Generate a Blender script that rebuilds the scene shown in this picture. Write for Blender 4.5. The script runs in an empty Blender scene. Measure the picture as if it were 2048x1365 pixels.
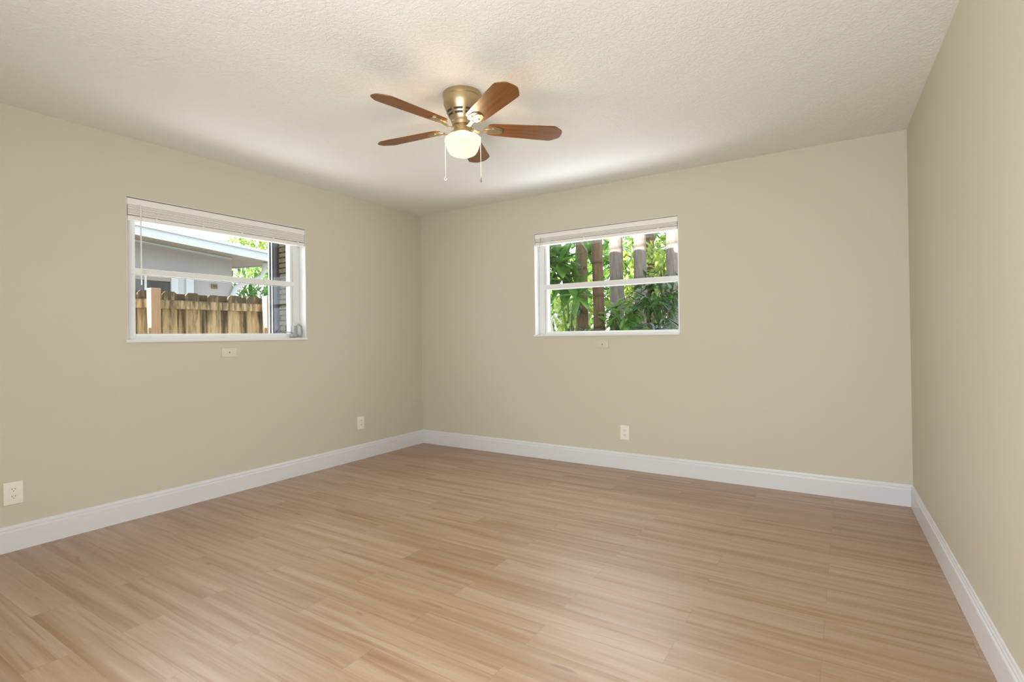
import bpy, bmesh, math, random
from mathutils import Vector, Matrix

scene = bpy.context.scene
COL = scene.collection
R = math.radians
random.seed(7)

# ------------------------------------------------------------------ camera
cam_data = bpy.data.cameras.new('camera')
cam = bpy.data.objects.new('camera', cam_data)
COL.objects.link(cam)
cam_data.sensor_width = 36.0
cam_data.lens = 1049.1104 / 2048 * 36.0
cam_data.shift_y = -18.211 / 2048
cam_data.clip_start = 0.02
CR = Vector((0.84287777, 0.53794134, -0.01327303))
CU = Vector((0.01467858, 0.00167181, 0.99989087))
CF = Vector((-0.53790482, 0.84298062, 0.00648709))
M = Matrix.Identity(4)
for i in range(3):
    M[i][0] = CR[i]; M[i][1] = CU[i]; M[i][2] = -CF[i]
M[0][3], M[1][3], M[2][3] = 3.85532, -4.24006, 1.14097
cam.matrix_world = M
scene.camera = cam

# ------------------------------------------------------------------ render look
scene.view_settings.view_transform = 'Standard'
scene.view_settings.look = 'None'
scene.view_settings.gamma = 1.0
scene.view_settings.exposure = 0.11
scene.view_settings.use_curve_mapping = False
scene.cycles.use_denoising = True
scene.cycles.max_bounces = 10
scene.cycles.diffuse_bounces = 6
scene.cycles.glossy_bounces = 4
scene.cycles.transparent_max_bounces = 12
scene.cycles.sample_clamp_indirect = 6.0

# ------------------------------------------------------------------ sky, sun, added fill lamps
world = bpy.data.worlds.new('sky'); scene.world = world
world.use_nodes = True
wn = world.node_tree.nodes; wl = world.node_tree.links
bg = wn['Background']
bg.inputs['Color'].default_value = (0.86, 0.93, 1.0, 1)
bg.inputs['Strength'].default_value = 4.2

sun_data = bpy.data.lights.new('sun', 'SUN')
sun_data.energy = 26.0; sun_data.angle = R(0.6); sun_data.color = (1.0, 0.95, 0.86)
sun = bpy.data.objects.new('sun', sun_data); COL.objects.link(sun)
SUN_DIR = Vector((0.03, 1.0, -0.34)).normalized()
sun.rotation_euler = SUN_DIR.to_track_quat('-Z', 'Y').to_euler()

def area(name, loc, direction, sx, sy, power, color):
    d = bpy.data.lights.new(name, 'AREA'); d.shape = 'RECTANGLE'; d.size = sx; d.size_y = sy
    d.energy = power; d.color = color
    o = bpy.data.objects.new(name, d); COL.objects.link(o)
    o.location = loc; o.rotation_euler = Vector(direction).to_track_quat('-Z', 'Y').to_euler()
    return o
# added fill lamp standing in for hall light, at the doorway behind the camera
area('hall_fill_lamp', (3.15, -4.56, 1.15), (-0.12, 1, 0.0), 1.2, 2.0, 90.0, (0.96, 0.995, 1.0))
# added lamps outside both windows boost daylight: low ones aim up, high ones down
area('left_window_up_fill', (-1.05, -2.6, 0.48), (1.0, 0.1, 0.85), 3.0, 0.9, 68.0, (0.88, 0.95, 1.0))
area('back_window_up_fill', (2.4, 0.95, 0.50), (-0.1, -1.0, 0.85), 3.4, 0.85, 122.0, (0.90, 0.96, 1.0))
area('left_window_down_fill', (-0.70, -2.55, 2.42), (1.0, 0.1, -0.75), 1.7, 0.5, 17.0, (0.88, 0.96, 1.0))
area('back_window_down_fill', (2.07, 0.70, 2.42), (0, -1.0, -0.75), 1.7, 0.5, 27.0, (0.88, 0.96, 1.0))

# ------------------------------------------------------------------ materials
MATS = {}
def mat(name, color=(0.8, 0.8, 0.8), rough=0.5, metal=0.0, spec=0.5):
    m = bpy.data.materials.new(name); m.use_nodes = True
    b = m.node_tree.nodes['Principled BSDF']
    b.inputs['Base Color'].default_value = (*color, 1)
    b.inputs['Roughness'].default_value = rough
    b.inputs['Metallic'].default_value = metal
    b.inputs['Specular IOR Level'].default_value = spec
    MATS[name] = m
    return m
class N:
    """small node helper"""
    def __init__(s, m): s.t = m.node_tree; s.n = s.t.nodes; s.l = s.t.links; s.b = s.n.get('Principled BSDF')
    def add(s, typ, **kw):
        n = s.n.new(typ)
        for k, v in kw.items(): setattr(n, k, v)
        return n
    def link(s, a, b): s.l.new(a, b)
    def coord(s, scale=(1, 1, 1), loc=(0, 0, 0), kind='Object'):
        c = s.add('ShaderNodeTexCoord'); mp = s.add('ShaderNodeMapping')
        mp.inputs['Scale'].default_value = scale; mp.inputs['Location'].default_value = loc
        s.link(c.outputs[kind], mp.inputs['Vector']); return mp.outputs['Vector']
    def noise(s, vec, scale, detail=4, rough=0.5, dist=0.0):
        n = s.add('ShaderNodeTexNoise')
        n.inputs['Scale'].default_value = scale; n.inputs['Detail'].default_value = detail
        n.inputs['Roughness'].default_value = rough; n.inputs['Distortion'].default_value = dist
        if vec is not None: s.link(vec, n.inputs['Vector'])
        return n.outputs['Fac']
    def ramp(s, fac, stops):
        r = s.add('ShaderNodeValToRGB'); e = r.color_ramp.elements
        while len(e) < len(stops): e.new(0.5)
        for i, (p, c) in enumerate(stops):
            e[i].position = p; e[i].color = (*c, 1) if len(c) == 3 else c
        s.link(fac, r.inputs['Fac']); return r.outputs['Color']
    def mix(s, fac, a, b, mode='MIX'):
        m = s.add('ShaderNodeMix', data_type='RGBA', blend_type=mode)
        for sock, v in ((m.inputs[0], fac), (m.inputs[6], a), (m.inputs[7], b)):
            if isinstance(v, (int, float)): sock.default_value = v
            elif isinstance(v, tuple): sock.default_value = (*v, 1)
            else: s.link(v, sock)
        return m.outputs[2]
    def math(s, op, a, b=0.0, c=0.0):
        m = s.add('ShaderNodeMath', operation=op)
        for sock, v in zip(m.inputs, (a, b, c)):
            if isinstance(v, (int, float)): sock.default_value = v
            else: s.link(v, sock)
        return m.outputs[0]
    def bump(s, height, strength=0.2, dist=0.01):
        b = s.add('ShaderNodeBump'); b.inputs['Strength'].default_value = strength
        b.inputs['Distance'].default_value = dist
        s.link(height, b.inputs['Height']); s.link(b.outputs['Normal'], s.b.inputs['Normal'])

m = mat('wall_paint', (0.583, 0.542, 0.447), 0.55, spec=0.3)
k = N(m); k.bump(k.noise(k.coord(), 160, 3), 0.10, 0.004)
m = mat('ceiling_paint', (0.80, 0.785, 0.765), 0.8, spec=0.2)
k = N(m); v = k.coord()
h1 = k.ramp(k.noise(v, 42, 3, 0.6, 1.2), [(0.42, (0, 0, 0)), (0.58, (1, 1, 1))])
k.bump(h1, 0.38, 0.004)
m = mat('trim_white', (0.68, 0.69, 0.72), 0.35)
m = mat('window_white', (0.74, 0.745, 0.74), 0.4)
m = mat('blind_white', (0.80, 0.785, 0.75), 0.45)
m = mat('plate_white', (0.80, 0.765, 0.70), 0.35)
m = mat('plate_painted', (0.66, 0.615, 0.53), 0.45)
m = mat('plate_beige', (0.615, 0.565, 0.475), 0.45)
m = mat('slot_dark', (0.03, 0.028, 0.025), 0.6)
m = mat('screw_steel', (0.5, 0.5, 0.48), 0.35, 1.0)
m = mat('dull_metal', (0.33, 0.33, 0.33), 0.45, 0.3)
m = mat('black_plastic', (0.012, 0.012, 0.013), 0.4)
m = mat('aluminium', (0.75, 0.77, 0.80), 0.3, 0.6)
m = mat('shutter_grey', (0.035, 0.034, 0.038), 0.8, spec=0.15)

# laminate floor: planks 0.925 x 0.15 m, half-bond
m = mat('oak_laminate', rough=0.42)
k = N(m)
vb = k.coord(loc=(-0.065, 0.035, 0))
br = k.add('ShaderNodeTexBrick'); br.offset = 0.5; br.offset_frequency = 2; br.squash = 1.0
br.inputs['Color1'].default_value = (0, 0, 0, 1); br.inputs['Color2'].default_value = (1, 1, 1, 1)
br.inputs['Mortar'].default_value = (0.5, 0.5, 0.5, 1); br.inputs['Scale'].default_value = 1.0
br.inputs['Mortar Size'].default_value = 0.0006; br.inputs['Mortar Smooth'].default_value = 0.0
br.inputs['Brick Width'].default_value = 0.925; br.inputs['Row Height'].default_value = 0.15
k.link(vb, br.inputs['Vector'])
rnd = k.add('ShaderNodeSeparateColor'); k.link(br.outputs['Color'], rnd.inputs['Color'])
rv = rnd.outputs[0]
def plank_vec(scale):
    c = k.add('ShaderNodeTexCoord')
    off = k.add('ShaderNodeCombineXYZ'); k.link(k.math('MULTIPLY', rv, 37.0), off.inputs[0])
    k.link(k.math('MULTIPLY', rv, 91.0), off.inputs[1]); k.link(k.math('MULTIPLY', rv, 53.0), off.inputs[2])
    ad = k.add('ShaderNodeVectorMath', operation='ADD')
    k.link(c.outputs['Object'], ad.inputs[0]); k.link(off.outputs[0], ad.inputs[1])
    mp = k.add('ShaderNodeMapping'); mp.inputs['Scale'].default_value = scale
    k.link(ad.outputs[0], mp.inputs['Vector']); return mp.outputs['Vector']
streak = k.noise(plank_vec((0.55, 13.0, 1)), 1.5, 3, 0.5, 0.3)
fine = k.noise(plank_vec((2.0, 62.0, 1)), 2.0, 6, 0.75, 0.5)
wave = k.noise(plank_vec((1.3, 11.0, 1)), 1.3, 2, 0.5, 0.3)
rings = k.math('FRACT', k.math('MULTIPLY', wave, 17.0))
rings = k.math('ABSOLUTE', k.math('SUBTRACT', rings, 0.5))
knot = k.noise(plank_vec((1.6, 7.0, 1)), 2.6, 2, 0.5, 0.6)
base = k.ramp(streak, [(0.26, (0.30, 0.16, 0.075)), (0.40, (0.40, 0.268, 0.168)), (0.55, (0.468, 0.338, 0.238)), (0.74, (0.54, 0.42, 0.318))])
base = k.mix(k.math('MULTIPLY', k.math('SUBTRACT', 1.0, fine), 0.72), base, (0.25, 0.142, 0.075))
base = k.mix(k.math('MULTIPLY', rings, 0.34), base, (0.30, 0.185, 0.11))
tone = k.ramp(rv, [(0.0, (0.93, 0.91, 0.885)), (0.5, (1.0, 1.0, 1.0)), (1.0, (1.06, 1.065, 1.07))])
base = k.mix(1.0, base, tone, 'MULTIPLY')
dark = k.ramp(k.noise(plank_vec((0.7, 20.0, 1)), 1.9, 3, 0.55, 0.5), [(0.55, (0, 0, 0)), (0.69, (1, 1, 1))])
base = k.mix(k.math('MULTIPLY', dark, 0.55), base, (0.24, 0.112, 0.045))
kn = k.ramp(knot, [(0.70, (0, 0, 0)), (0.80, (1, 1, 1))])
base = k.mix(k.math('MULTIPLY', kn, 0.55), base, (0.17, 0.085, 0.045))
base = k.mix(k.math('MULTIPLY', br.outputs['Fac'], 0.5), base, (0.10, 0.06, 0.035))
k.link(base, k.b.inputs['Base Color'])
k.b.inputs['Specular IOR Level'].default_value = 0.95
k.link(k.math('MULTIPLY_ADD', fine, 0.14, 0.31), k.b.inputs['Roughness'])
k.bump(k.math('SUBTRACT', fine, br.outputs['Fac']), 0.12, 0.0012)

# fan
m = mat('blade_wood', rough=0.35)
k = N(m)
g = k.noise(k.coord((3.0, 60, 60)), 1.2, 5, 0.6, 0.4)
k.link(k.ramp(g, [(0.3, (0.115, 0.036, 0.006)), (0.6, (0.215, 0.075, 0.012)), (0.8, (0.29, 0.112, 0.02))]), k.b.inputs['Base Color'])
m = mat('antique_brass', (0.52, 0.41, 0.25), 0.42, 1.0)
m = mat('brass_light', (0.52, 0.43, 0.29), 0.42, 1.0)
m = mat('chain_white', (0.80, 0.77, 0.70), 0.4)
m = mat('lamp_glass', (0.9, 0.85, 0.7), 0.3)
k = N(m)
em = k.add('ShaderNodeEmission'); em.inputs['Color'].default_value = (1.0, 0.87, 0.60, 1); em.inputs['Strength'].default_value = 1.4
tr = k.add('ShaderNodeBsdfTransparent'); tr.inputs['Color'].default_value = (1, 0.95, 0.85, 1)
mx = k.add('ShaderNodeMixShader'); mx.inputs[0].default_value = 0.30
k.link(em.outputs[0], mx.inputs[1]); k.link(tr.outputs[0], mx.inputs[2])
k.link(mx.outputs[0], k.n['Material Output'].inputs['Surface'])

# glass
m = mat('pane_glass')
k = N(m)
tr = k.add('ShaderNodeBsdfTransparent'); tr.inputs['Color'].default_value = (0.97, 0.985, 0.98, 1)
gl = k.add('ShaderNodeBsdfGlossy'); gl.inputs['Roughness'].default_value = 0.02
lw = k.add('ShaderNodeLayerWeight'); lw.inputs['Blend'].default_value = 0.5
fr = k.math('MULTIPLY_ADD', k.math('POWER', lw.outputs['Facing'], 5.0), 0.6, 0.035)
mx = k.add('ShaderNodeMixShader')
k.link(fr, mx.inputs[0]); k.link(tr.outputs[0], mx.inputs[1]); k.link(gl.outputs[0], mx.inputs[2])
k.link(mx.outputs[0], k.n['Material Output'].inputs['Surface'])

# outdoors
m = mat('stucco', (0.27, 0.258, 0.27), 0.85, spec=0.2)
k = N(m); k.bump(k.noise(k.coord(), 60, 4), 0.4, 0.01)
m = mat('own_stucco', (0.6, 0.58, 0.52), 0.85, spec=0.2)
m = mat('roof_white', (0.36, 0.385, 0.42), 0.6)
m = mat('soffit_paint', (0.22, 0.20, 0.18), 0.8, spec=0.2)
m = mat('shade_glass', (0.03, 0.035, 0.04), 0.08)
m = mat('vent_brown', (0.10, 0.085, 0.04), 0.6)
m = mat('sand_ground', (0.50, 0.46, 0.38), 0.95, spec=0.1)
k = N(m); k.link(k.ramp(k.noise(k.coord(), 5, 6, 0.6), [(0.3, (0.36, 0.33, 0.24)), (0.7, (0.58, 0.53, 0.43))]), k.b.inputs['Base Color'])

def wood_outdoor(name, pale, mid, dark, ztop, extra=0.0):
    m = mat(name, rough=0.85, spec=0.15); k = N(m)
    c = k.add('ShaderNodeTexCoord'); geo = k.add('ShaderNodeNewGeometry')
    sp = k.add('ShaderNodeSeparateXYZ'); k.link(geo.outputs['Position'], sp.inputs[0])
    mp = k.add('ShaderNodeMapping'); mp.inputs['Scale'].default_value = (14, 30, 2.2)
    k.link(geo.outputs['Position'], mp.inputs['Vector'])
    grain = k.noise(mp.outputs[0], 2.0, 5, 0.6, 0.5)
    mp2 = k.add('ShaderNodeMapping'); mp2.inputs['Scale'].default_value = (4, 13, 1.6)
    k.link(geo.outputs['Position'], mp2.inputs['Vector'])
    blot = k.noise(mp2.outputs[0], 1.6, 4, 0.65, 0.3)
    body = k.ramp(grain, [(0.3, mid), (0.65, pale)])
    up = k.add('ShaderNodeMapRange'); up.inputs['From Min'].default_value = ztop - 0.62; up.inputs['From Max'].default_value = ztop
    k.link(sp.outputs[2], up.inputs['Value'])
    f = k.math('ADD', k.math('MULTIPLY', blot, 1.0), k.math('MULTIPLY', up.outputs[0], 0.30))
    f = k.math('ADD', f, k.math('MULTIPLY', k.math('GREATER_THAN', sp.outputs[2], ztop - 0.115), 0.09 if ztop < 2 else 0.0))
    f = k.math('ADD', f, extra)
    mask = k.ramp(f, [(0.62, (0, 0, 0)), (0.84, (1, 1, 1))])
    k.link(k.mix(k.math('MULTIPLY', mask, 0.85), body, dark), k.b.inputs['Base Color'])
    return m
wood_outdoor('fence_wood', (0.42, 0.325, 0.205), (0.27, 0.19, 0.105), (0.030, 0.024, 0.018), 1.66)
wood_outdoor('fence_wood_stained', (0.33, 0.25, 0.155), (0.21, 0.145, 0.08), (0.030, 0.024, 0.018), 1.66, 0.12)
wood_outdoor('post_wood', (0.33, 0.225, 0.15), (0.25, 0.155, 0.095), (0.12, 0.07, 0.04), 2.4)

def leaf_mat(name, a, b, trans=0.35, rough=0.4):
    m = mat(name, a, rough, spec=0.4); k = N(m)
    oi = k.noise(k.coord(), 9, 2)
    colr = k.ramp(oi, [(0.35, a), (0.65, b)])
    k.link(colr, k.b.inputs['Base Color'])
    tl = k.add('ShaderNodeBsdfTranslucent'); k.link(k.mix(0.5, colr, b), tl.inputs['Color'])
    mx = k.add('ShaderNodeMixShader'); mx.inputs[0].default_value = trans
    k.link(k.b.outputs[0], mx.inputs[1]); k.link(tl.outputs[0], mx.inputs[2])
    k.link(mx.outputs[0], k.n['Material Output'].inputs['Surface'])
    return m
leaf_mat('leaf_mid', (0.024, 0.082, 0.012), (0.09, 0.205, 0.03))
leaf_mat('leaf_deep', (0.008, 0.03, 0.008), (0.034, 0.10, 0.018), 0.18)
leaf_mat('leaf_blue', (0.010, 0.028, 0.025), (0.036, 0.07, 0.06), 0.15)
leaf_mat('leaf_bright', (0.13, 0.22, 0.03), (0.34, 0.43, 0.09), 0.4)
leaf_mat('leaf_dry', (0.35, 0.27, 0.15), (0.55, 0.47, 0.30), 0.3)

def bark(name, a, b, ring, ringf=9.0):
    m = mat(name, a, 0.9, spec=0.15); k = N(m)
    v = k.coord()
    nz = k.noise(k.coord((30, 30, 5)), 1.0, 5, 0.65, 0.4)
    body = k.ramp(nz, [(0.3, a), (0.7, b)])
    sp = k.add('ShaderNodeSeparateXYZ'); k.link(v, sp.inputs[0])
    zz = k.math('ADD', k.math('MULTIPLY', sp.outputs[2], ringf / 3.0), k.math('MULTIPLY', k.noise(v, 3, 2), 0.35))
    band = k.ramp(k.math('FRACT', zz), [(0.0, (1, 1, 1)), (0.10, (0, 0, 0)), (0.93, (0, 0, 0)), (1.0, (1, 1, 1))])
    k.link(k.mix(k.math('MULTIPLY', band, 0.7), body, ring), k.b.inputs['Base Color'])
    k.bump(nz, 0.6, 0.02)
    return m
bark('bark_brown', (0.06, 0.038, 0.022), (0.14, 0.095, 0.06), (0.025, 0.017, 0.01), 8)
bark('bark_grey', (0.10, 0.085, 0.075), (0.19, 0.165, 0.15), (0.05, 0.04, 0.03), 7)
bark('bark_pale', (0.5, 0.47, 0.43), (0.68, 0.65, 0.6), (0.35, 0.32, 0.28), 5)

m = mat('split_block', rough=0.9, spec=0.15)
k = N(m); v = k.coord()
k.link(k.ramp(k.noise(v, 45, 5, 0.7), [(0.3, (0.03, 0.023, 0.013)), (0.7, (0.12, 0.095, 0.055))]), k.b.inputs['Base Color'])
k.bump(k.noise(v, 55, 5, 0.7), 0.8, 0.02)

# ------------------------------------------------------------------ mesh helpers
class MB:
    def __init__(s): s.bm = bmesh.new()
    def box(s, a, b, bevel=0.0):
        x0, x1 = sorted((a[0], b[0])); y0, y1 = sorted((a[1], b[1])); z0, z1 = sorted((a[2], b[2]))
        vs = [s.bm.verts.new((x, y, z)) for x in (x0, x1) for y in (y0, y1) for z in (z0, z1)]
        fs = [(0, 1, 3, 2), (4, 6, 7, 5), (0, 4, 5, 1), (2, 3, 7, 6), (0, 2, 6, 4), (1, 5, 7, 3)]
        faces = [s.bm.faces.new([vs[i] for i in f]) for f in fs]
        if bevel:
            es = list({e for f in faces for e in f.edges})
            bmesh.ops.bevel(s.bm, geom=es, offset=bevel, segments=2, affect='EDGES', profile=0.6)
        return s
    def poly_prism(s, pts, vec):
        """closed outline (list of 3D points) extruded by vec"""
        v = Vector(vec); a = [s.bm.verts.new(p) for p in pts]; b = [s.bm.verts.new(Vector(p) + v) for p in pts]
        n = len(pts)
        s.bm.faces.new(a); s.bm.faces.new(b[::-1])
        for i in range(n): s.bm.faces.new((a[i], b[i], b[(i + 1) % n], a[(i + 1) % n]))
        return s
    def lathe(s, prof, seg=48, center=(0, 0, 0)):
        rings = []
        for r, z in prof:
            if r < 1e-6: rings.append([s.bm.verts.new((center[0], center[1], center[2] + z))])
            else: rings.append([s.bm.verts.new((center[0] + r * math.cos(2 * math.pi * i / seg), center[1] + r * math.sin(2 * math.pi * i / seg), center[2] + z)) for i in range(seg)])
        for A, B in zip(rings, rings[1:]):
            for i in range(seg):
                j = (i + 1) % seg
                if len(A) == 1 and len(B) > 1: s.bm.faces.new((A[0], B[i], B[j]))
                elif len(B) == 1 and len(A) > 1: s.bm.faces.new((A[i], B[0], A[j]))
                elif len(A) > 1: s.bm.faces.new((A[i], B[i], B[j], A[j]))
        return s
    def tube(s, pts, rad, seg=10, cap=True):
        pts = [Vector(p) for p in pts]
        rads = rad if isinstance(rad, (list, tuple)) else [rad] * len(pts)
        rings = []; up = None
        for i, p in enumerate(pts):
            d = (pts[min(i + 1, len(pts) - 1)] - pts[max(i - 1, 0)]).normalized()
            if up is None:
                up = d.orthogonal().normalized()
            up = (up - d * up.dot(d)).normalized(); side = d.cross(up)
            rings.append([s.bm.verts.new(p + (up * math.cos(2 * math.pi * q / seg) + side * math.sin(2 * math.pi * q / seg)) * rads[i]) for q in range(seg)])
        for A, B in zip(rings, rings[1:]):
            for i in range(seg):
                j = (i + 1) % seg; s.bm.faces.new((A[i], A[j], B[j], B[i]))
        if cap: s.bm.faces.new(rings[0][::-1]); s.bm.faces.new(rings[-1])
        return s
    def leaf(s, base, direction, length, width, up=Vector((0, 0, 1)), droop=0.3, n=5, fold=0.15):
        """pointed leaf blade with a folded midrib"""
        d = Vector(direction).normalized(); side = d.cross(up)
        if side.length < 1e-3: side = d.orthogonal()
        side.normalize(); nor = side.cross(d).normalized()
        base = Vector(base); prev = None; pd = d.copy(); p = base.copy()
        for i in range(n + 1):
            t = i / n
            w = width * 0.5 * (math.sin(math.pi * min(1, 0.08 + 0.92 * t)) ** 0.75)
            if i in (n,): w = 0.002
            l = s.bm.verts.new(p + side * w + nor * fold * w); c = s.bm.verts.new(p); r_ = s.bm.verts.new(p - side * w + nor * fold * w)
            if prev:
                s.bm.faces.new((prev[0], prev[1], c, l)); s.bm.faces.new((prev[1], prev[2], r_, c))
            prev = (l, c, r_)
            pd = (pd - up * droop / n).normalized(); p = p + pd * (length / n)
        return s
    def build(s, name, material, parent=None, smooth=False, angle=40):
        bmesh.ops.recalc_face_normals(s.bm, faces=s.bm.faces)
        me = bpy.data.meshes.new(name); s.bm.to_mesh(me); s.bm.free()
        me.materials.append(MATS[material])
        if smooth:
            for p in me.polygons: p.use_smooth = True
            try: me.set_sharp_from_angle(angle=R(angle))
            except Exception: pass
        o = bpy.data.objects.new(name, me); COL.objects.link(o)
        if parent is not None: o.parent = parent
        return o
def tag(o, label=None, cat=None, group=None, kind=None):
    if label: o['label'] = label
    if cat: o['category'] = cat
    if group: o['group'] = group
    if kind: o['kind'] = kind
    return o
def empty(name, loc=(0, 0, 0)):
    o = bpy.data.objects.new(name, None); o.empty_display_size = 0.1; COL.objects.link(o); o.location = loc
    return o
def struct(o, label, cat='structure'):
    return tag(o, label, cat, kind='structure')

# ------------------------------------------------------------------ room shell
H = 2.44; W = 4.2011; YN = -4.62; T = 0.2; TOP = 2.62
SK = 0.031557          # right wall runs slightly outwards towards the camera
def xr(y): return W - SK * y
struct(MB().box((-T, YN - 1.6, -0.1), (xr(YN) + 0.4, T, 0)).build('floor', 'oak_laminate'), 'pale oak laminate plank floor across the whole room', 'floor')
struct(MB().box((-T, YN - 1.6, H), (xr(YN) + 0.4, T, H + 0.1)).build('ceiling', 'ceiling_paint'), 'off-white textured ceiling carrying the fan', 'ceiling')

W1 = dict(u0=-2.745, u1=-1.432, z0=1.128, z1=2.066)
W2 = dict(u0=1.405, u1=2.735, z0=1.128, z1=2.085)
def wall_with_hole(P, ua, ub, w):
    mb = MB()
    for a, b, z0, z1 in ((ua, w['u0'], 0, TOP), (w['u1'], ub, 0, TOP), (w['u0'], w['u1'], 0, w['z0']), (w['u0'], w['u1'], w['z1'], TOP)):
        mb.box(P(a, 0, z0), P(b, T, z1))
    bmesh.ops.remove_doubles(mb.bm, verts=mb.bm.verts, dist=1e-5)
    return mb
P1 = lambda u, d, z: (-d, u, z)      # left wall: u = y, d = outwards
P2 = lambda u, d, z: (u, d, z)       # back wall: u = x, d = outwards
struct(wall_with_hole(P1, YN - 1.6, T, W1).build('wall_left', 'wall_paint'), 'beige painted wall on the left with a white awning window', 'wall')
struct(wall_with_hole(P2, 0, W + T, W2).build('wall_back', 'wall_paint'), 'beige painted back wall with a white window onto trees', 'wall')
struct(MB().poly_prism([(xr(0), 0, 0), (xr(0) + T, 0, 0), (xr(YN) + T, YN, 0), (xr(YN), YN, 0)], (0, 0, TOP)).build('wall_right', 'wall_paint'), 'plain beige painted wall along the right edge', 'wall')
mb = MB()
mb.box((-0.0, YN, 0), (2.75, YN - 0.12, TOP)).box((4.15, YN, 0), (xr(YN) + T, YN - 0.12, TOP)).box((2.75, YN, 2.2), (4.15, YN - 0.12, TOP))
struct(mb.build('wall_near', 'wall_paint'), 'beige wall with a wide doorway behind the viewer', 'wall')

mb = MB()  # unseen hall walls, added to keep the sun from entering by the doorway
mb.box((0.0, YN - 1.6, 0), (xr(YN) + T, YN - 1.48, TOP)).box((xr(YN) + T, YN - 1.6, 0), (xr(YN) + T + 0.2, YN, TOP))
struct(mb.build('wall_hall_sun_block', 'wall_paint'), 'unseen beige hall wall added beyond the doorway to block the sun', 'wall')

def skirting(name, pts, label):
    """pts: polyline of wall-foot corners with inward normals; profile swept straight"""
    prof = [(0, 0), (0.014, 0), (0.014, 0.106), (0.0125, 0.111), (0.0085, 0.1135), (0.0075, 0.118), (0.0100, 0.1205), (0.0100, 0.125), (0.0070, 0.131), (0.0055, 0.139), (0, 0.1405)]
    mb = MB(); (a, na, ma), (b, nb, mb_) = pts
    A = [mb.bm.verts.new((a[0] + na[0] * d + ma[0] * d, a[1] + na[1] * d + ma[1] * d, z)) for d, z in prof]
    B = [mb.bm.verts.new((b[0] + nb[0] * d + mb_[0] * d, b[1] + nb[1] * d + mb_[1] * d, z)) for d, z in prof]
    for i in range(len(prof) - 1): mb.bm.faces.new((A[i], A[i + 1], B[i + 1], B[i]))
    mb.bm.faces.new(A); mb.bm.faces.new(B[::-1])
    return struct(mb.build(name, 'trim_white'), label, 'baseboard')
skirting('baseboard_left', [((0, YN), (1, 0), (0, 0)), ((0, 0), (1, 0), (0, -1))], 'tall white baseboard along the foot of the left wall')
skirting('baseboard_back', [((0, 0), (0, -1), (1, 0)), ((W, 0), (0, -1), (-1, 0))], 'tall white baseboard along the foot of the back wall')
skirting('baseboard_right', [((W, 0), (-1, 0), (0, -1)), ((xr(YN), YN), (-1, 0), (0, 0))], 'tall white baseboard along the foot of the right wall')

struct(MB().poly_prism([(-0.8, -6.8, 2.8), (-0.8, 0.78, 2.62), (-0.8, 0.78, 2.80), (-0.8, -6.8, 3.8)], (6.2, 0, 0)).build('roof', 'roof_white'), 'low roof with overhanging eaves above the room', 'roof')

# ------------------------------------------------------------------ windows
def window(idx, P, w, stile_l, stile_r, bar, glass_z0, label):
    o = empty('window_%d' % idx, P((w['u0'] + w['u1']) / 2, 0, w['z0'])); struct(o, label, 'window')
    inv = Matrix.Translation(-Vector(o.location))
    def put(mb, name, material, **kw):
        bmesh.ops.transform(mb.bm, matrix=inv, verts=mb.bm.verts); return mb.build(name, material, o, **kw)
    u0, u1, z0, z1 = w['u0'], w['u1'], w['z0'], w['z1']
    mb = MB(); e = 0.004
    mb.box(P(u0, 0.002, z0), P(u0 + e, T, z1)).box(P(u1 - e, 0.002, z0), P(u1, T, z1)).box(P(u0, 0.002, z1 - e), P(u1, T, z1))
    put(mb, 'jamb_lining', 'window_white')
    mb = MB(); mb.box(P(u0 - 0.008, -0.012, z0 - 0.002), P(u1 + 0.004, 0.1, z0 + 0.016), 0.003).box(P(u0, 0.1, z0), P(u1, T + 0.03, z0 + 0.012))
    put(mb, 'window_sill', 'window_white')
    f0, f1 = 0.085, 0.135
    zb = z0 + 0.014
    mb = MB()
    mb.box(P(u0 + e, f0, zb), P(u0 + stile_l - 0.024, f1, z1 - e), 0.002).box(P(u1 - e, f0, zb), P(u1 - stile_r + 0.024, f1, z1 - e), 0.002)
    mb.box(P(u0 + stile_l - 0.03, f0 + 0.004, z1 - 0.05), P(u1 - stile_r + 0.03, f1, z1 - e), 0.002).box(P(u0 + stile_l - 0.03, f0 + 0.002, zb), P(u1 - stile_r + 0.03, f1, glass_z0 - 0.018), 0.002)
    put(mb, 'frame', 'window_white')
    a, b = u0 + stile_l, u1 - stile_r
    for k_, (za, zc) in enumerate(((glass_z0, bar[0]), (bar[1], z1 - 0.06))):
        s = 0.022
        mb = MB()
        mb.box(P(a - s, f0 + 0.008, za - s), P(a, f1 + 0.012, zc + s * .8), 0.002).box(P(b, f0 + 0.008, za - s), P(b + s, f1 + 0.012, zc + s * .8), 0.002)
        mb.box(P(a, f0 + 0.008, za - s), P(b, f1 + 0.012, za), 0.002).box(P(a, f0 + 0.008, zc), P(b, f1 + 0.012, zc + s * .8), 0.002)
        sash = put(mb, 'sash', 'window_white')
        mb = MB(); mb.box(P(a - 0.005, f0 + 0.026, za - 0.005), P(b + 0.005, f0 + 0.030, zc + 0.005))
        bmesh.ops.transform(mb.bm, matrix=inv, verts=mb.bm.verts)
        mb.build('pane', 'pane_glass', sash)
    mb = MB(); mb.box(P(a - 0.03, f0 - 0.002, bar[0]), P(b + 0.03, f1, bar[1]), 0.003)
    put(mb, 'meeting_rail', 'window_white')
    return o, put
win1, put1 = window(1, P1, W1, 0.085, 0.088, (1.577, 1.617), 1.183, 'white two-pane awning window in the left wall facing a wooden fence')
win2, put2 = window(2, P2, W2, 0.085, 0.034, (1.564, 1.610), 1.171, 'white two-pane awning window in the back wall facing trees')
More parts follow.
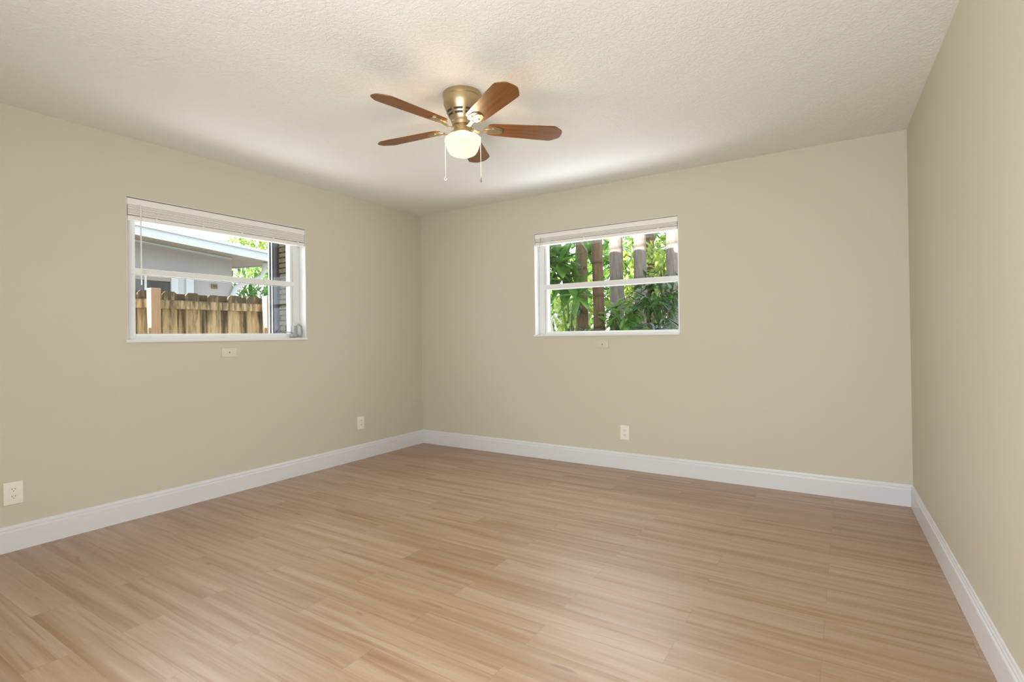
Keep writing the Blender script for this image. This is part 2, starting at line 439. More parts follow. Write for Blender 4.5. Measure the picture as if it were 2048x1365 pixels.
# crank operator at the lower right corner of the left window
mb = MB()
mb.box(P1(-1.535, 0.045, 1.150), P1(-1.475, 0.085, 1.172), 0.004)
mb.box(P1(-1.515, 0.05, 1.165), P1(-1.485, 0.085, 1.245), 0.004)
crank = put1(mb, 'crank_operator', 'dull_metal')
mb = MB(); mb.tube([P1(-1.50, 0.05, 1.245), P1(-1.49, 0.035, 1.262), P1(-1.462, 0.028, 1.24), P1(-1.458, 0.028, 1.185), P1(-1.475, 0.03, 1.152)], 0.0055, 8)
mb.tube([P1(-1.50, 0.07, 1.188), P1(-1.555, 0.075, 1.192), P1(-1.58, 0.08, 1.196)], 0.004, 8)
bmesh.ops.transform(mb.bm, matrix=Matrix.Translation(-Vector(win1.location)), verts=mb.bm.verts)
tag(mb.build('crank_handle', 'dull_metal', crank, smooth=True), 'dull steel crank handle')
# dark stay arm outside the lower pane of the back window
mb = MB(); mb.tube([P2(2.60, 0.17, 1.262), P2(2.66, 0.165, 1.222), P2(2.72, 0.155, 1.176)], [0.006, 0.010, 0.012], 10)
tag(put2(mb, 'stay_arm', 'black_plastic', smooth=True), 'black stay arm at the lower right corner of the glass')

# ------------------------------------------------------------------ blinds
def blind(P, u0, u1, ztop, zbot, label, wand_u, wand_z, tip, cords):
    o = empty('window_blind', P((u0 + u1) / 2, 0.03, ztop)); tag(o, label, 'blind', 'raised slat blinds in the windows')
    inv = Matrix.Translation(-Vector(o.location))
    def put(mb, name, material, par=o, **kw):
        bmesh.ops.transform(mb.bm, matrix=inv, verts=mb.bm.verts); return mb.build(name, material, par, **kw)
    mb = MB(); hh = 0.040
    mb.box(P(u0, 0.010, ztop - hh), P(u1, 0.055, ztop), 0.002)
    put(mb, 'headrail', 'blind_white')
    mb = MB(); mb.box(P(u0, 0.004, ztop - hh - 0.003), P(u1, 0.009, ztop - 0.003), 0.0015)
    put(mb, 'valance', 'blind_white')
    zs0, zs1 = ztop - hh - 0.004, zbot + 0.032
    n = max(4, int(round((zs0 - zs1) / 0.0075)))
    for i in range(n):
        z = zs0 + (zs1 - zs0) * (i + 0.5) / n; mb = MB()
        dd = random.uniform(-0.0025, 0.0025)
        pts = [P(u0 + 0.004, 0.0045 + dd, z - 0.0028), P(u0 + 0.004, 0.03, z + 0.0004), P(u0 + 0.004, 0.055 + dd, z - 0.0028), P(u0 + 0.004, 0.055 + dd, z + 0.0028), P(u0 + 0.004, 0.03, z + 0.0060), P(u0 + 0.004, 0.0045 + dd, z + 0.0028)]
        a, b = P(u0 + 0.004, 0, 0), P(u1 - 0.004, 0, 0)
        mb.poly_prism(pts, Vector(b) - Vector(a)); put(mb, 'slat', 'blind_white')
    mb = MB(); mb.box(P(u0 + 0.003, 0.005, zbot), P(u1 - 0.003, 0.056, zbot + 0.028), 0.005)
    rail = put(mb, 'bottom_rail', 'blind_white')
    for c in cords:
        u = u0 + (u1 - u0) * c
        mb = MB()
        mb.box(P(u - 0.009, 0.0005, zbot + 0.006), P(u + 0.009, 0.010, zbot + 0.030), 0.003)
        put(mb, 'cord_clip', 'blind_white')
        mb = MB(); mb.tube([P(u, 0.004, ztop - hh), P(u, 0.004, zbot + 0.02)], 0.0013, 6)
        put(mb, 'ladder_cord', 'blind_white')
    mb = MB(); zt = ztop - hh + 0.004
    mb.tube([P(wand_u, 0.004, zt), P(wand_u + 0.002, -0.006, zt - 0.015), P(wand_u + 0.003 + tip[0], -0.008 + tip[1], wand_z)], 0.0042 if not tip[2] else 0.0022, 8)
    wd = put(mb, 'tilt_wand', 'blind_white' if not tip[2] else 'screw_steel', smooth=True)
    if not tip[2]:
        mb = MB(); mb.tube([P(wand_u + 0.003, -0.008, wand_z + 0.002), P(wand_u + 0.003, -0.008, wand_z - 0.03)], 0.0052, 8)
        put(mb, 'wand_tip', 'screw_steel', wd)
    return o
blind(P1, -2.738, -1.439, 2.057, 1.916, 'white slat blind drawn up at the top of the left window', -2.668, 1.53, (0, 0, False), (0.13, 0.36, 0.58, 0.78, 0.95))
blind(P2, 1.414, 2.728, 2.078, 1.971, 'white slat blind drawn up at the top of the back window', 1.475, 1.52, (-0.048, 0.0, True), (0.12, 0.38, 0.63, 0.88))

# ------------------------------------------------------------------ wall plates
def plate(P, uc, zc, wu, hz, kind, name, label, cat, material, group=None):
    o = empty(name, P(uc, 0, zc)); tag(o, label, cat, group)
    inv = Matrix.Translation(-Vector(o.location))
    def put(mb, nm, material, par=o, **kw):
        bmesh.ops.transform(mb.bm, matrix=inv, verts=mb.bm.verts); return mb.build(nm, material, par, **kw)
    th = 0.0065
    mb = MB(); mb.box(P(uc - wu / 2, 0, zc - hz / 2), P(uc + wu / 2, -th, zc + hz / 2), 0.0028)
    put(mb, 'cover_plate', material, smooth=True, angle=50)
    def disc(u, z, r, dep, nm, mt, par=o):
        mb = MB(); ax = Vector(P(0, -1, 0)) - Vector(P(0, 0, 0)); c = Vector(P(u, -th + 0.001, z))
        mb.tube([c, c + ax * dep], r, 14); return put(mb, nm, mt, par)
    if kind == 'duplex':
        for s in (-1, 1):
            z = zc + s * 0.0195; mb = MB()
            hw, hh = 0.0172, 0.0142; pts = []
            for q in range(20):
                a = 2 * math.pi * q / 20; pts.append(P(uc + hw * math.cos(a), -th + 0.0008, z + max(-hh * .86, min(hh * .86, hh * 1.15 * math.sin(a)))))
            ax = Vector(P(0, -1, 0)) - Vector(P(0, 0, 0))
            mb.poly_prism(pts, ax * 0.0028); rc = put(mb, 'receptacle', material)
            for du, wz in ((-0.0065, 0.0085), (0.0065, 0.007)):
                mb = MB(); mb.box(P(uc + du - 0.0012, -th - 0.001, z + 0.0035 - wz / 2), P(uc + du + 0.0012, -th - 0.0026, z + 0.0035 + wz / 2)); put(mb, 'slot', 'slot_dark', rc)
            mb = MB(); mb.box(P(uc - 0.0024, -th - 0.001, z - 0.0095), P(uc + 0.0024, -th - 0.0026, z - 0.005), 0.001); put(mb, 'slot', 'slot_dark', rc)
        disc(uc, zc, 0.003, 0.0012, 'screw', 'plate_white')
    elif kind == 'decora':
        mb = MB(); mb.box(P(uc - 0.0165, -th + .001, zc - 0.033), P(uc + 0.0165, -th - 0.0025, zc + 0.033), 0.0015); rc = put(mb, 'receptacle', material)
        for s in (-1, 1):
            z = zc + s * 0.019
            for du in (-0.0065, 0.0065):
                mb = MB(); mb.box(P(uc + du - 0.0011, -th - 0.001, z), P(uc + du + 0.0011, -th - 0.0034, z + 0.008)); put(mb, 'slot', 'slot_dark', rc)
            mb = MB(); mb.box(P(uc - 0.002, -th - 0.001, z - 0.008), P(uc + 0.002, -th - 0.0034, z - 0.0045)); put(mb, 'slot', 'slot_dark', rc)
    elif kind == 'cable':
        disc(uc, zc, 0.0065, 0.002, 'cable_socket', material); disc(uc, zc, 0.0042, 0.0032, 'socket_hole', 'slot_dark')
        for s in (-1, 1): disc(uc + s * 0.042, zc, 0.0026, 0.0008, 'screw', material)
    elif kind == 'blank':
        disc(uc - 0.042, zc + .002, 0.0042, 0.0008, 'screw_hole', 'slot_dark'); disc(uc + 0.042, zc, 0.003, 0.0008, 'screw', material)
    return o
plate(P1, -3.291, 0.3145, 0.082, 0.122, 'duplex', 'wall_outlet', 'white duplex power outlet near the front of the left wall, closest to the viewer', 'outlet', 'plate_white', 'power outlets')
plate(P1, -0.859, 0.340, 0.079, 0.119, 'decora', 'wall_outlet', 'white power outlet low on the left wall, nearest the far corner', 'outlet', 'plate_white', 'power outlets')
plate(P2, 2.266, 0.3075, 0.079, 0.122, 'duplex', 'wall_outlet', 'white duplex power outlet low on the back wall under the window', 'outlet', 'plate_white', 'power outlets')
plate(P1, -2.095, 1.0415, 0.112, 0.066, 'cable', 'cable_plate', 'off-white plate with a dark hole beneath the left window', 'wall plate', 'plate_painted', 'plates under the windows')
plate(P2, 2.075, 1.0525, 0.112, 0.068, 'cable', 'cable_plate', 'beige-painted plate with a dark hole beneath the back window', 'wall plate', 'plate_beige', 'plates under the windows')
plate(P1, -0.114, 0.424, 0.122, 0.064, 'blank', 'blank_plate', 'painted-over blank plate beside the far corner, above the left baseboard', 'wall plate', 'wall_paint')

# ------------------------------------------------------------------ ceiling fan
FC = Vector((2.134, -2.009, H))
fan = empty('ceiling_fan', FC)
tag(fan, 'antique brass hugger ceiling fan with five brown wooden blades and a lit globe', 'ceiling fan')
MB().lathe([(0.0, 0.0), (0.101, 0.0), (0.103, -0.004), (0.103, -0.024), (0.0995, -0.028), (0.0995, -0.055), (0.097, -0.067), (0.090, -0.085), (0.0755, -0.116), (0.066, -0.134), (0.0615, -0.146), (0.0, -0.146)], 64).build('motor_housing', 'antique_brass', fan, smooth=True, angle=35)
for row, (rr, z) in enumerate(((0.0802, -0.106), (0.0716, -0.1235))):       # cooling slots, two rows
    for q in range(8):
        a0 = 2 * math.pi * q / 8 + 0.10; a1 = a0 + 2 * math.pi / 8 - 0.20
        mb = MB(); pin = []; pout = []
        for t in range(7):
            a = a0 + (a1 - a0) * t / 6
            pin.append((rr * math.cos(a), rr * math.sin(a), z + 0.0045)); pout.append(((rr - 0.0044) * math.cos(a), (rr - 0.0044) * math.sin(a), z - 0.0045))
        A = [mb.bm.verts.new(Vector(p) * 1.0 + Vector((p[0], p[1], 0)).normalized() * 0.0036) for p in pin]; B = [mb.bm.verts.new(Vector(p) + Vector((p[0], p[1], 0)).normalized() * 0.0036) for p in pout]
        C_ = [mb.bm.verts.new(Vector(p) - Vector((p[0], p[1], 0)).normalized() * 0.004) for p in pin]; D_ = [mb.bm.verts.new(Vector(p) - Vector((p[0], p[1], 0)).normalized() * 0.004) for p in pout]
        for t in range(6):
            mb.bm.faces.new((A[t], A[t + 1], B[t + 1], B[t])); mb.bm.faces.new((C_[t], D_[t], D_[t + 1], C_[t + 1])); mb.bm.faces.new((A[t], C_[t], C_[t + 1], A[t + 1])); mb.bm.faces.new((B[t], B[t + 1], D_[t + 1], D_[t]))
        mb.bm.faces.new((A[0], B[0], D_[0], C_[0])); mb.bm.faces.new((A[6], C_[6], D_[6], B[6]))
        mb.build('vent_slot', 'slot_dark', fan)
MB().lathe([(0.0, -0.142), (0.060, -0.142), (0.060, -0.152), (0.056, -0.156), (0.054, -0.172), (0.0, -0.172)], 40).build('flywheel', 'antique_brass', fan, smooth=True, angle=35)
MB().lathe([(0.0, -0.170), (0.045, -0.170), (0.047, -0.174), (0.047, -0.203), (0.051, -0.206), (0.052, -0.214), (0.047, -0.218), (0.0, -0.218)], 40).build('light_fitter', 'antique_brass', fan, smooth=True, angle=35)
globe = MB().lathe([(0.046, -0.212), (0.048, -0.219), (0.062, -0.222), (0.080, -0.229), (0.092, -0.239), (0.0965, -0.250), (0.0965, -0.257), (0.093, -0.270), (0.087, -0.288), (0.080, -0.306), (0.070, -0.320), (0.055, -0.329), (0.034, -0.334), (0.0, -0.336)], 64).build('lamp_globe', 'lamp_glass', fan, smooth=True, angle=80)
globe['label'] = 'lit cream white glass globe'
bulb = bpy.data.lights.new('fan_bulb', 'POINT'); bulb.energy = 14; bulb.color = (1.0, 0.82, 0.58); bulb.shadow_soft_size = 0.045
bo = bpy.data.objects.new('fan_bulb', bulb); COL.objects.link(bo); bo.location = FC + Vector((0, 0, -0.272))

BZ = -0.180
def blade_mesh():
    L0, L1 = 0.135, 0.548
    outline = []
    ws = [(0.0, 0.034), (0.008, 0.046), (0.03, 0.051), (0.12, 0.057), (0.26, 0.064), (0.350, 0.0675), (0.364, 0.066), (0.373, 0.061), (0.398, 0.042), (0.4085, 0.032), (0.413, 0.022), (0.4145, 0.0)]
    up = [(L0 + a, w) for a, w in ws]; lo = [(x, -w) for x, w in up[::-1] if w > 0]
    pts = [(x, y, 0.0) for x, y in up + lo]
    return MB().poly_prism(pts, (0, 0, -0.0055))
def bracket_mesh():
    mb = MB()
    # curved arm from the flywheel to the plate under the blade
    arm = [(0.045, -0.004), (0.062, -0.008), (0.080, -0.018), (0.098, -0.020), (0.115, -0.0145), (0.135, -0.0105)]
    for y0, y1 in ((-0.009, 0.009),):
        A = []
        for x, z in arm: A.append(((x, y0, z), (x, y1, z), (x, y1, z - 0.005), (x, y0, z - 0.005)))
        rings = [[mb.bm.verts.new(p) for p in q] for q in A]
        for r0, r1 in zip(rings, rings[1:]):
            for i in range(4): mb.bm.faces.new((r0[i], r0[(i + 1) % 4], r1[(i + 1) % 4], r1[i]))
        mb.bm.faces.new(rings[0]); mb.bm.faces.new(rings[-1][::-1])
    outline = [(0.118, 0.013), (0.128, 0.028), (0.150, 0.034), (0.185, 0.033), (0.203, 0.028), (0.214, 0.016), (0.217, 0.0)]
    pts = [(x, y, -0.0058) for x, y in outline] + [(x, -y, -0.0058) for x, y in outline[:-1][::-1]]
    mb.poly_prism(pts, (0, 0, -0.0035))
    pts = [(x, y * 0.42, -0.009) for x, y in outline[:-1]] + [(x, -y * 0.42, -0.009) for x, y in outline[:-1][::-1]]
    mb.poly_prism(pts, (0, 0, -0.004))
    for y in (-0.02, 0.02, 0.0):
        mb.lathe([(0.0, -0.016), (0.004, -0.014), (0.0045, -0.009)], 10, (0.196 if y == 0 else 0.165, y, 0))
    return mb
b0 = blade_mesh().build('fan_blade', 'blade_wood', fan); k0 = bracket_mesh().build('blade_bracket', 'brass_light', fan, smooth=True, angle=30)
for i in range(5):
    b = b0 if i == 0 else b0.copy(); kk = k0 if i == 0 else k0.copy()
    for q in (b, kk):
        if i: COL.objects.link(q)
        q.parent = fan; q.location = (0, 0, BZ)
        q.rotation_euler = (Matrix.Rotation(R(-28.3 + 72 * i), 3, 'Z') @ Matrix.Rotation(R(-11), 3, 'X')).to_euler()
# two pull chains hang from the light fitter
for (sx, zt, zb, knob) in ((-1, -0.215, -0.452, 'ring'), (1, -0.195, -0.462, 'bell')):
    d = Vector((CR.x, CR.y, 0)).normalized() * sx
    p0 = d * 0.047; p1 = d * (0.092 if sx < 0 else 0.098)
    toward = Vector((-CF.x, -CF.y, 0)).normalized() * (0.035)
    p1 = p1 + toward * (0.9 if sx > 0 else 0.4)
    mb = MB(); mb.tube([p0 + Vector((0, 0, zt)), p1 + Vector((0, 0, -0.246)), p1 + Vector((0, 0, zb))], 0.0015, 6)
    ch = mb.build('pull_chain', 'chain_white', fan, smooth=True)
    mb = MB()
    if knob == 'bell':
        mb.lathe([(0, 0.004), (0.003, 0.0), (0.003, -0.006), (0.0045, -0.012), (0.005, -0.022), (0.0, -0.024)], 12, (p1.x, p1.y, zb))
        mb.build('pull_knob', 'screw_steel', ch, smooth=True)
    else:
        c = p1 + Vector((0, 0, zb - 0.008))
        mb.tube([c + d * 0.006 * math.cos(a) + Vector((0, 0, 0.008 * math.sin(a))) for a in [R(90 - 300 * t / 10) for t in range(11)]], 0.0022, 8)
        mb.build('pull_hook', 'chain_white', ch, smooth=True)

# ------------------------------------------------------------------ outdoors: ground
GZ = -0.22
struct(MB().box((-16, -14, GZ - 0.2), (12, 16, GZ)).build('ground', 'sand_ground'), 'pale sandy ground outside the windows', 'ground')

# ------------------------------------------------------------------ fence
fence = empty('wooden_fence', (-2.0, -1.2, GZ)); tag(fence, 'weathered board-on-board wooden fence with mildewed tops outside the left window', 'fence')
finv = Matrix.Translation(-Vector(fence.location))
def fput(mb, name, material):
    bmesh.ops.transform(mb.bm, matrix=finv, verts=mb.bm.verts); return mb.build(name, material, fence)
FY0, FY1 = -4.4, 1.15
for layer in range(2):
    y = -1.637 + layer * 0.1125
    while y - 0.225 > FY0: y -= 0.225
    i = 0
    while y + 0.14 < FY1:
        w = 0.143 + random.uniform(-0.004, 0.004); zt = 1.635 + random.uniform(-0.008, 0.008) - 0.006 * layer
        x = -2.045 - layer * 0.021 + random.uniform(-0.002, 0.002)
        c = 0.028
        mb = MB(); mb.poly_prism([(x, y, GZ + 0.03), (x, y + w, GZ + 0.03), (x, y + w, zt - c), (x, y + w - c, zt), (x, y + c, zt), (x, y, zt - c)], (-0.018, 0, 0))
        fput(mb, 'picket', 'fence_wood' if layer == 0 else 'fence_wood_stained'); y += 0.225
for (z0, z1) in ((1.462, 1.552), (0.62, 0.71), (0.0, 0.09)):
    mb = MB(); mb.box((-2.044, FY0, z0), (-2.006, FY1, z1), 0.003); fput(mb, 'rail', 'fence_wood')
for y, pt in ((-3.05, 1.66), (-1.80, 1.658), (-0.575, 1.645), (0.65, 1.65)):
    mb = MB(); mb.box((-2.005, y, GZ - 0.05), (-1.912, y + 0.092, pt), 0.004); tag(fput(mb, 'post', 'post_wood'), 'squared reddish fence post')

# ------------------------------------------------------------------ storm shutter and block pier beside the left window
sh = empty('storm_shutter', (-0.22, -1.52, 1.0)); tag(sh, 'folded grey storm shutter with bright metal edges outside the left window', 'shutter')
sinv = Matrix.Translation(-Vector(sh.location))
def sput(mb, name, material):
    bmesh.ops.transform(mb.bm, matrix=sinv, verts=mb.bm.verts); return mb.build(name, material, sh)
mb = MB(); mb.poly_prism([(-0.378, -1.452, 1.02), (-0.390, -1.462, 1.02), (-0.43, -1.452, 1.02), (-0.47, -1.455, 1.02), (-0.505, -1.448, 1.02), (-0.505, -1.40, 1.02), (-0.378, -1.40, 1.02)], (0, 0, 1.35)); sput(mb, 'folded_panel', 'shutter_grey')
for x, y, r_ in ((-0.478, -1.463, 0.0075), (-0.436, -1.461, 0.0065)):
    mb = MB(); mb.tube([(x, y, 1.02), (x, y, 2.36)], r_, 10); sput(mb, 'edge_rod', 'aluminium')
pier = empty('block_pier', (-0.28, -1.33, GZ)); tag(pier, 'rough brown split-face block pier beside the storm shutter', 'pier')
mb = MB(); rnd_ = random.Random(3); z = GZ
while z < 2.5:
    h_ = 0.046
    off = rnd_.uniform(-0.006, 0.006)
    mb.box((-0.362 + rnd_.uniform(-0.006, 0.006), -1.440 + off, z + 0.005), (-0.202, -1.25, z + h_ - 0.005), 0.008)
    mb.box((-0.35, -1.424, z - 0.006), (-0.202, -1.255, z + 0.006))
    z += h_
bmesh.ops.transform(mb.bm, matrix=Matrix.Translation(-Vector(pier.location)), verts=mb.bm.verts)
mb.build('block_courses', 'split_block', pier)

# ------------------------------------------------------------------ neighbouring house
hs = empty('neighbour_house', (-8, -4, GZ)); tag(hs, 'pale grey stucco house with a white low roof beyond the fence', 'house')
hinv = Matrix.Translation(-Vector(hs.location))
def hput(mb, name, material, par=None, **kw):
    bmesh.ops.transform(mb.bm, matrix=hinv, verts=mb.bm.verts); return mb.build(name, material, par or hs, **kw)
def rz(x, y): return 2.3646 - 0.04448 * x - 0.0757 * y
WX, WY = -5.0, 0.75
mb = MB()
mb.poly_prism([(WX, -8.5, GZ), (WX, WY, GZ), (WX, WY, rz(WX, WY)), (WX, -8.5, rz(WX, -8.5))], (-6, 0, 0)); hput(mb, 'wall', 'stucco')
def slab(x0, x1, y0, y1, dz0, dz1):
    mb = MB(); q = [(x0, y0), (x1, y0), (x1, y1), (x0, y1)]
    A = [mb.bm.verts.new((x, y, rz(x, y) + dz0)) for x, y in q]; B = [mb.bm.verts.new((x, y, rz(x, y) + dz1)) for x, y in q]
    mb.bm.faces.new(A[::-1]); mb.bm.faces.new(B)
    for i in range(4): mb.bm.faces.new((A[i], A[(i + 1) % 4], B[(i + 1) % 4], B[i]))
    return mb
EX, EY = -4.5, 1.48
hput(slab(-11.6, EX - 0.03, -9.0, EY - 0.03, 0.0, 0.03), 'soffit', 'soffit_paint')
hput(slab(-11.6, EX - 0.02, -9.0, EY - 0.02, 0.03, 0.15), 'roof', 'roof_white')
mb = slab(EX - 0.025, EX, -9.0, EY, -0.012, 0.118); hput(mb, 'fascia', 'roof_white')
mb = slab(-11.6, EX, EY - 0.025, EY, -0.012, 0.118); hput(mb, 'fascia', 'roof_white')
mb = slab(EX - 0.06, EX + 0.025, -9.0, EY + 0.02, 0.118, 0.165); hput(mb, 'drip_edge', 'roof_white')
mb = slab(WX, WX + 0.02, -8.5, WY, -0.035, -0.005); hput(mb, 'frieze_strip', 'roof_white')
# window of the house
def hbox(name, y0, y1, z0, z1, x0, x1, material, par=None):
    mb = MB(); mb.box((WX + x0, y0, z0), (WX + x1, y1, z1), 0.004); return hput(mb, name, material, par)
wf = hbox('window', -1.50, 0.095, 0.95, 2.19, 0.0, 0.03, 'roof_white')
hbox('pane', -1.40, -0.235, 1.05, 2.04, 0.03, 0.036, 'shade_glass', wf)
hbox('window_blind', -1.40, -0.235, 2.04, 2.13, 0.03, 0.05, 'soffit_paint', wf)
hbox('mullion', -0.235, -0.135, 1.0, 2.16, 0.03, 0.07, 'roof_white', wf)
hbox('mullion', -0.02, 0.095, 1.0, 2.17, 0.03, 0.07, 'roof_white', wf)
hbox('window_bar', -0.60, -0.57, 1.05, 2.10, 0.036, 0.06, 'roof_white', wf)
vt = hbox('wall_vent', 0.398, 0.497, 1.985, 2.060, 0.0, 0.02, 'vent_brown')
hbox('vent_opening', 0.425, 0.470, 2.010, 2.036, 0.02, 0.024, 'slot_dark', vt)
mb = MB(); mb.tube([(-4.78, 1.22, 2.47), (-4.80, 1.215, 2.34), (-4.83, 1.18, 2.24), (-4.90, 1.08, 2.17), (-4.97, 0.93, 2.10), (-4.985, 0.80, 2.02), (-4.96, 0.72, 1.85), (-4.96, 0.72, GZ)], 0.04, 12)
hput(mb, 'downspout', 'roof_white', smooth=True)

# ------------------------------------------------------------------ trees and plants
def rv3(r): return Vector((r.uniform(-1, 1), r.uniform(-1, 1), r.uniform(-1, 1)))
def trunk_tree(x, y, rad, material, label, lean=(0, 0), top=4.6, seed=0, knobs=False):
    r = random.Random(seed)
    o = empty('palm_tree', (x, y, GZ)); tag(o, label, 'tree', 'tree trunks outside the back window')
    pts = []; rads = []; n = 40
    for i in range(n + 1):
        t = i / n; z = t * (top - GZ)
        pts.append((lean[0] * z, lean[1] * z, z)); rr = rad * (1.12 - 0.2 * t)
        if i % 4 == 0: rr *= 1.045
        rads.append(rr)
    mb = MB(); mb.tube(pts, rads, 18); mb.build('trunk', material, o, smooth=True, angle=60)
    return o
# the row of trunks, left to right
trunk_tree(0.96, 2.0, 0.072, 'bark_brown', 'dark trunk hung with ferns, leftmost of the trunks outside the back window', (0.0, 0), seed=1)
trunk_tree(1.415, 1.55, 0.062, 'bark_brown', 'dark brown ringed trunk, second from the left outside the back window', (-0.018, 0), seed=2)
trunk_tree(1.25, 2.5, 0.088, 'bark_grey', 'grey trunk with a bleached upper part, just right of the brown ringed trunk', (-0.004, 0), seed=3)
trunk_tree(1.582, 2.5, 0.080, 'bark_grey', 'grey ringed trunk near the middle of the back window, sunlit above', (-0.004, 0), seed=4)
trunk_tree(1.20, 4.0, 0.085, 'bark_brown', 'shaded trunk standing behind the middle grey trunk', (0.004, 0), seed=5)
trunk_tree(1.99, 2.55, 0.085, 'bark_grey', 'rightmost trunk outside the back window, by the window edge', (0.0, 0), seed=6)

def leafy(name, label, cat, base, stems, leaf_fn, material, stem_mat='leaf_mid', group=None):
    o = empty(name, base); tag(o, label, cat, group); mb = MB(); ms = MB(); B = Vector(base)
    for st in stems:
        ms.tube([Vector(p) - B for p in st[0]], st[1], 6)
    ms.build('stem', stem_mat, o, smooth=True)
    leaf_fn(mb, B); bmesh.ops.translate(mb.bm, vec=-B, verts=mb.bm.verts)
    mb.build('foliage', material, o)
    return o
# broad-leaved plant at the left of the back window
def lf(mb, B):
    r = random.Random(21)
    for i in range(17):
        c = Vector((r.uniform(0.66, 1.30), 1.45 + r.uniform(-0.2, 0.3), r.uniform(1.55, 2.15)))
        a0 = r.uniform(0, 6.28)
        for j in range(6):
            a = a0 + (j - 2.5) * 0.75
            d = Vector((math.cos(a), -0.25 + 0.25 * math.sin(a * 2), math.sin(a) * 0.8 + 0.25))
            mb.leaf(c, d, r.uniform(0.24, 0.36), r.uniform(0.09, 0.14), droop=0.5, n=7, fold=0.2)
leafy('broadleaf_plant', 'tall plant with broad green leaves at the left of the back window', 'plant', (1.0, 1.5, GZ),
      [([(1.0, 1.5, GZ), (0.98, 1.5, 1.2), (0.90, 1.47, 1.75), (0.80, 1.4, 2.1)], [0.02, 0.014, 0.010, 0.005]), ([(1.02, 1.5, GZ), (1.05, 1.5, 1.3), (1.12, 1.47, 1.75), (1.18, 1.4, 2.12)], [0.018, 0.013, 0.009, 0.005]), ([(1.0, 1.52, 1.3), (1.0, 1.5, 1.7), (1.03, 1.45, 2.15)], [0.012, 0.009, 0.005])], lf, 'leaf_mid')
# strap-leaved clumps
def strap_clump(name, label, c, n, L, w, material, seed, upb=0.8, group=None, cat='plant'):
    r = random.Random(seed); o = empty(name, c); tag(o, label, cat, group); mb = MB()
    for i in range(n):
        a = r.uniform(0, 2 * math.pi); d = Vector((math.cos(a), math.sin(a), r.uniform(0.2, 1.2) * upb))
        mb.leaf((r.uniform(-.03, .03), r.uniform(-.03, .03), r.uniform(-.03, .03)), d, L * r.uniform(0.7, 1.15), w * r.uniform(.7, 1.2), droop=r.uniform(.7, 1.5), n=6)
    mb.build('foliage', material, o)
    return o
strap_clump('fern', 'spiky fern clump growing on the leftmost trunk', (0.98, 1.90, 1.42), 34, 0.34, 0.022, 'leaf_deep', 31)
strap_clump('fern', 'arching fern clump at the foot of the brown ringed trunk', (1.28, 1.46, 1.14), 40, 0.34, 0.024, 'leaf_deep', 32)
strap_clump('fern', 'dark fern clump low between the ringed trunk and the middle trunk', (1.72, 1.25, 1.12), 44, 0.36, 0.026, 'leaf_blue', 33)
strap_clump('fern', 'tall grassy fern clump at the right of the back window', (2.06, 1.35, 1.45), 60, 0.42, 0.024, 'leaf_deep', 34)
strap_clump('fern', 'bluish fern clump in the lower right of the back window', (2.22, 1.1, 1.15), 50, 0.36, 0.024, 'leaf_blue', 35)
def bush(name, label, c, size, n, ll, lw, material, seed, cat='shrub', group=None, ground=True, kindleaf=0.3):
    r = random.Random(seed); o = empty(name, (c[0], c[1], GZ)); tag(o, label, cat, group); mb = MB()
    for i in range(n):
        while True:
            q = rv3(r)
            if q.length < 1: break
        p = Vector((q.x * size[0], q.y * size[1], c[2] - GZ + q.z * size[2]))
        d = (q * 0.6 + rv3(r)).normalized()
        mb.leaf(p, d, ll * r.uniform(.7, 1.3), lw * r.uniform(.7, 1.3), droop=0.4, n=3)
    mb.build('foliage', material, o)
    if ground:
        ms = MB()
        for i in range(5):
            a = r.uniform(0, 6.28); ms.tube([(0, 0, 0), (0.1 * math.cos(a), 0.1 * math.sin(a), (c[2] - GZ) * 0.5), (size[0] * .5 * math.cos(a), size[1] * .5 * math.sin(a), c[2] - GZ)], [0.03, 0.02, 0.008], 6)
        ms.build('stem', 'bark_brown', o, smooth=True)
    return o
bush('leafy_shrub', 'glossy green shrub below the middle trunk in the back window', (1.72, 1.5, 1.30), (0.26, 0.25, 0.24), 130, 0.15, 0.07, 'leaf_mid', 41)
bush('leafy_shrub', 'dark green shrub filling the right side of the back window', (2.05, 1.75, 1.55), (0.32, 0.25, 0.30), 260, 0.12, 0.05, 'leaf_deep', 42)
bush('leafy_shrub', 'bluish dark shrub behind the rightmost trunk', (2.05, 3.1, 1.75), (0.40, 0.3, 0.32), 260, 0.12, 0.055, 'leaf_blue', 43)
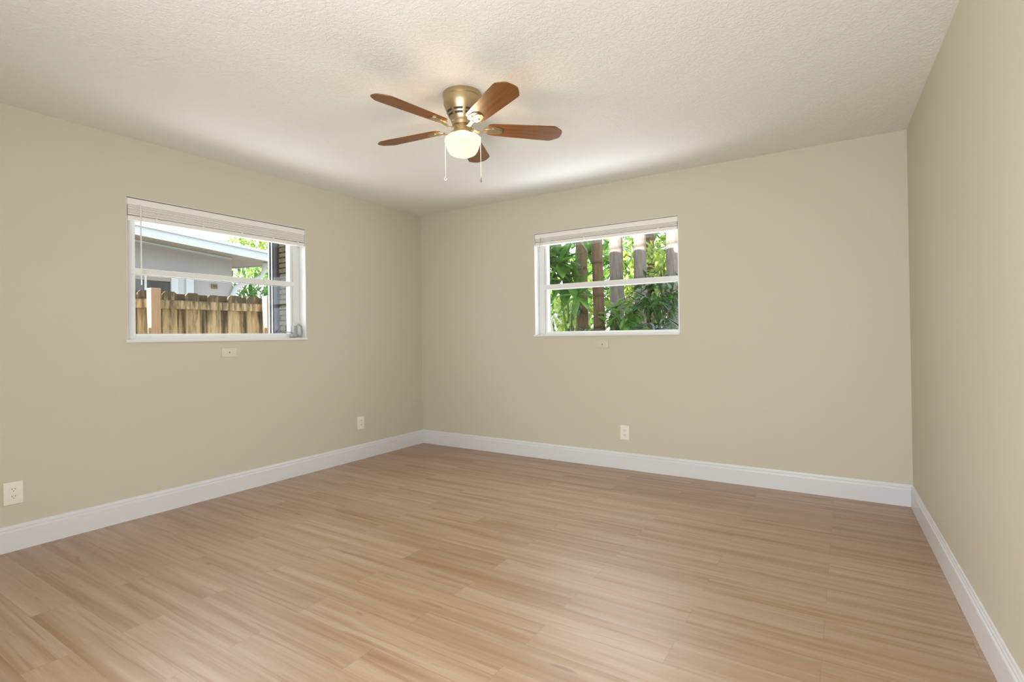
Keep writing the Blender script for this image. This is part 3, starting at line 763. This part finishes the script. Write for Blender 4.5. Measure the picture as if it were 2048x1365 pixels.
bush('leafy_shrub', 'sunlit yellow-green shrub between the middle and the rightmost trunk', (1.60, 3.6, 2.15), (0.36, 0.35, 0.48), 320, 0.13, 0.06, 'leaf_bright', 44)
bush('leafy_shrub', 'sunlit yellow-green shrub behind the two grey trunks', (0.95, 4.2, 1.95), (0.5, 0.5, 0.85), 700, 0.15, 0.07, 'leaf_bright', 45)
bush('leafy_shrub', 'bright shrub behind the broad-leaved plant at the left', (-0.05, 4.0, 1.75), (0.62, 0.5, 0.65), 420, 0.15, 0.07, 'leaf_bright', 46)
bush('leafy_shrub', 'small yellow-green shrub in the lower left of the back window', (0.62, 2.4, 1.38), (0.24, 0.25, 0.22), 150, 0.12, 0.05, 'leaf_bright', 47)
bush('canopy_tree', 'leafy tree canopy behind the trunks, top of the back window', (0.3, 5.75, 3.2), (2.6, 0.7, 0.9), 1100, 0.24, 0.11, 'leaf_mid', 48, cat='tree')
bush('tall_hedge', 'dense shaded hedge closing the view behind all the trunks', (0.8, 7.6, 1.5), (5.0, 0.7, 1.7), 4800, 0.24, 0.12, 'leaf_mid', 49, cat='hedge')
# pale dead branches in the lower left
o = empty('dead_branch', (0.75, 1.7, GZ)); tag(o, 'pale bare forked branch in the lower left of the back window', 'branch')
mb = MB()
mb.tube([(0.02, 0, 0), (-0.02, 0, 1.1), (-0.12, 0, 1.45), (-0.20, 0.0, 1.72)], [0.045, 0.035, 0.024, 0.012], 8)
mb.tube([(-0.03, 0, 1.15), (-0.10, 0.02, 1.5), (-0.06, 0.03, 1.62), (0.06, 0.02, 1.50)], [0.025, 0.018, 0.015, 0.010], 8)
mb.build('branch', 'bark_pale', o, smooth=True)
# leafy trees beyond the neighbouring house
bush('garden_tree', 'light green tree rising behind the roof of the neighbouring house', (-11.8, 5.5, 4.0), (1.2, 1.0, 1.0), 900, 0.26, 0.10, 'leaf_bright', 51, cat='tree')
bush('garden_shrub', 'strap-leaved shrub under the eave of the neighbouring house', (-8.2, 3.0, 2.15), (0.9, 0.7, 0.75), 520, 0.30, 0.07, 'leaf_mid', 52)
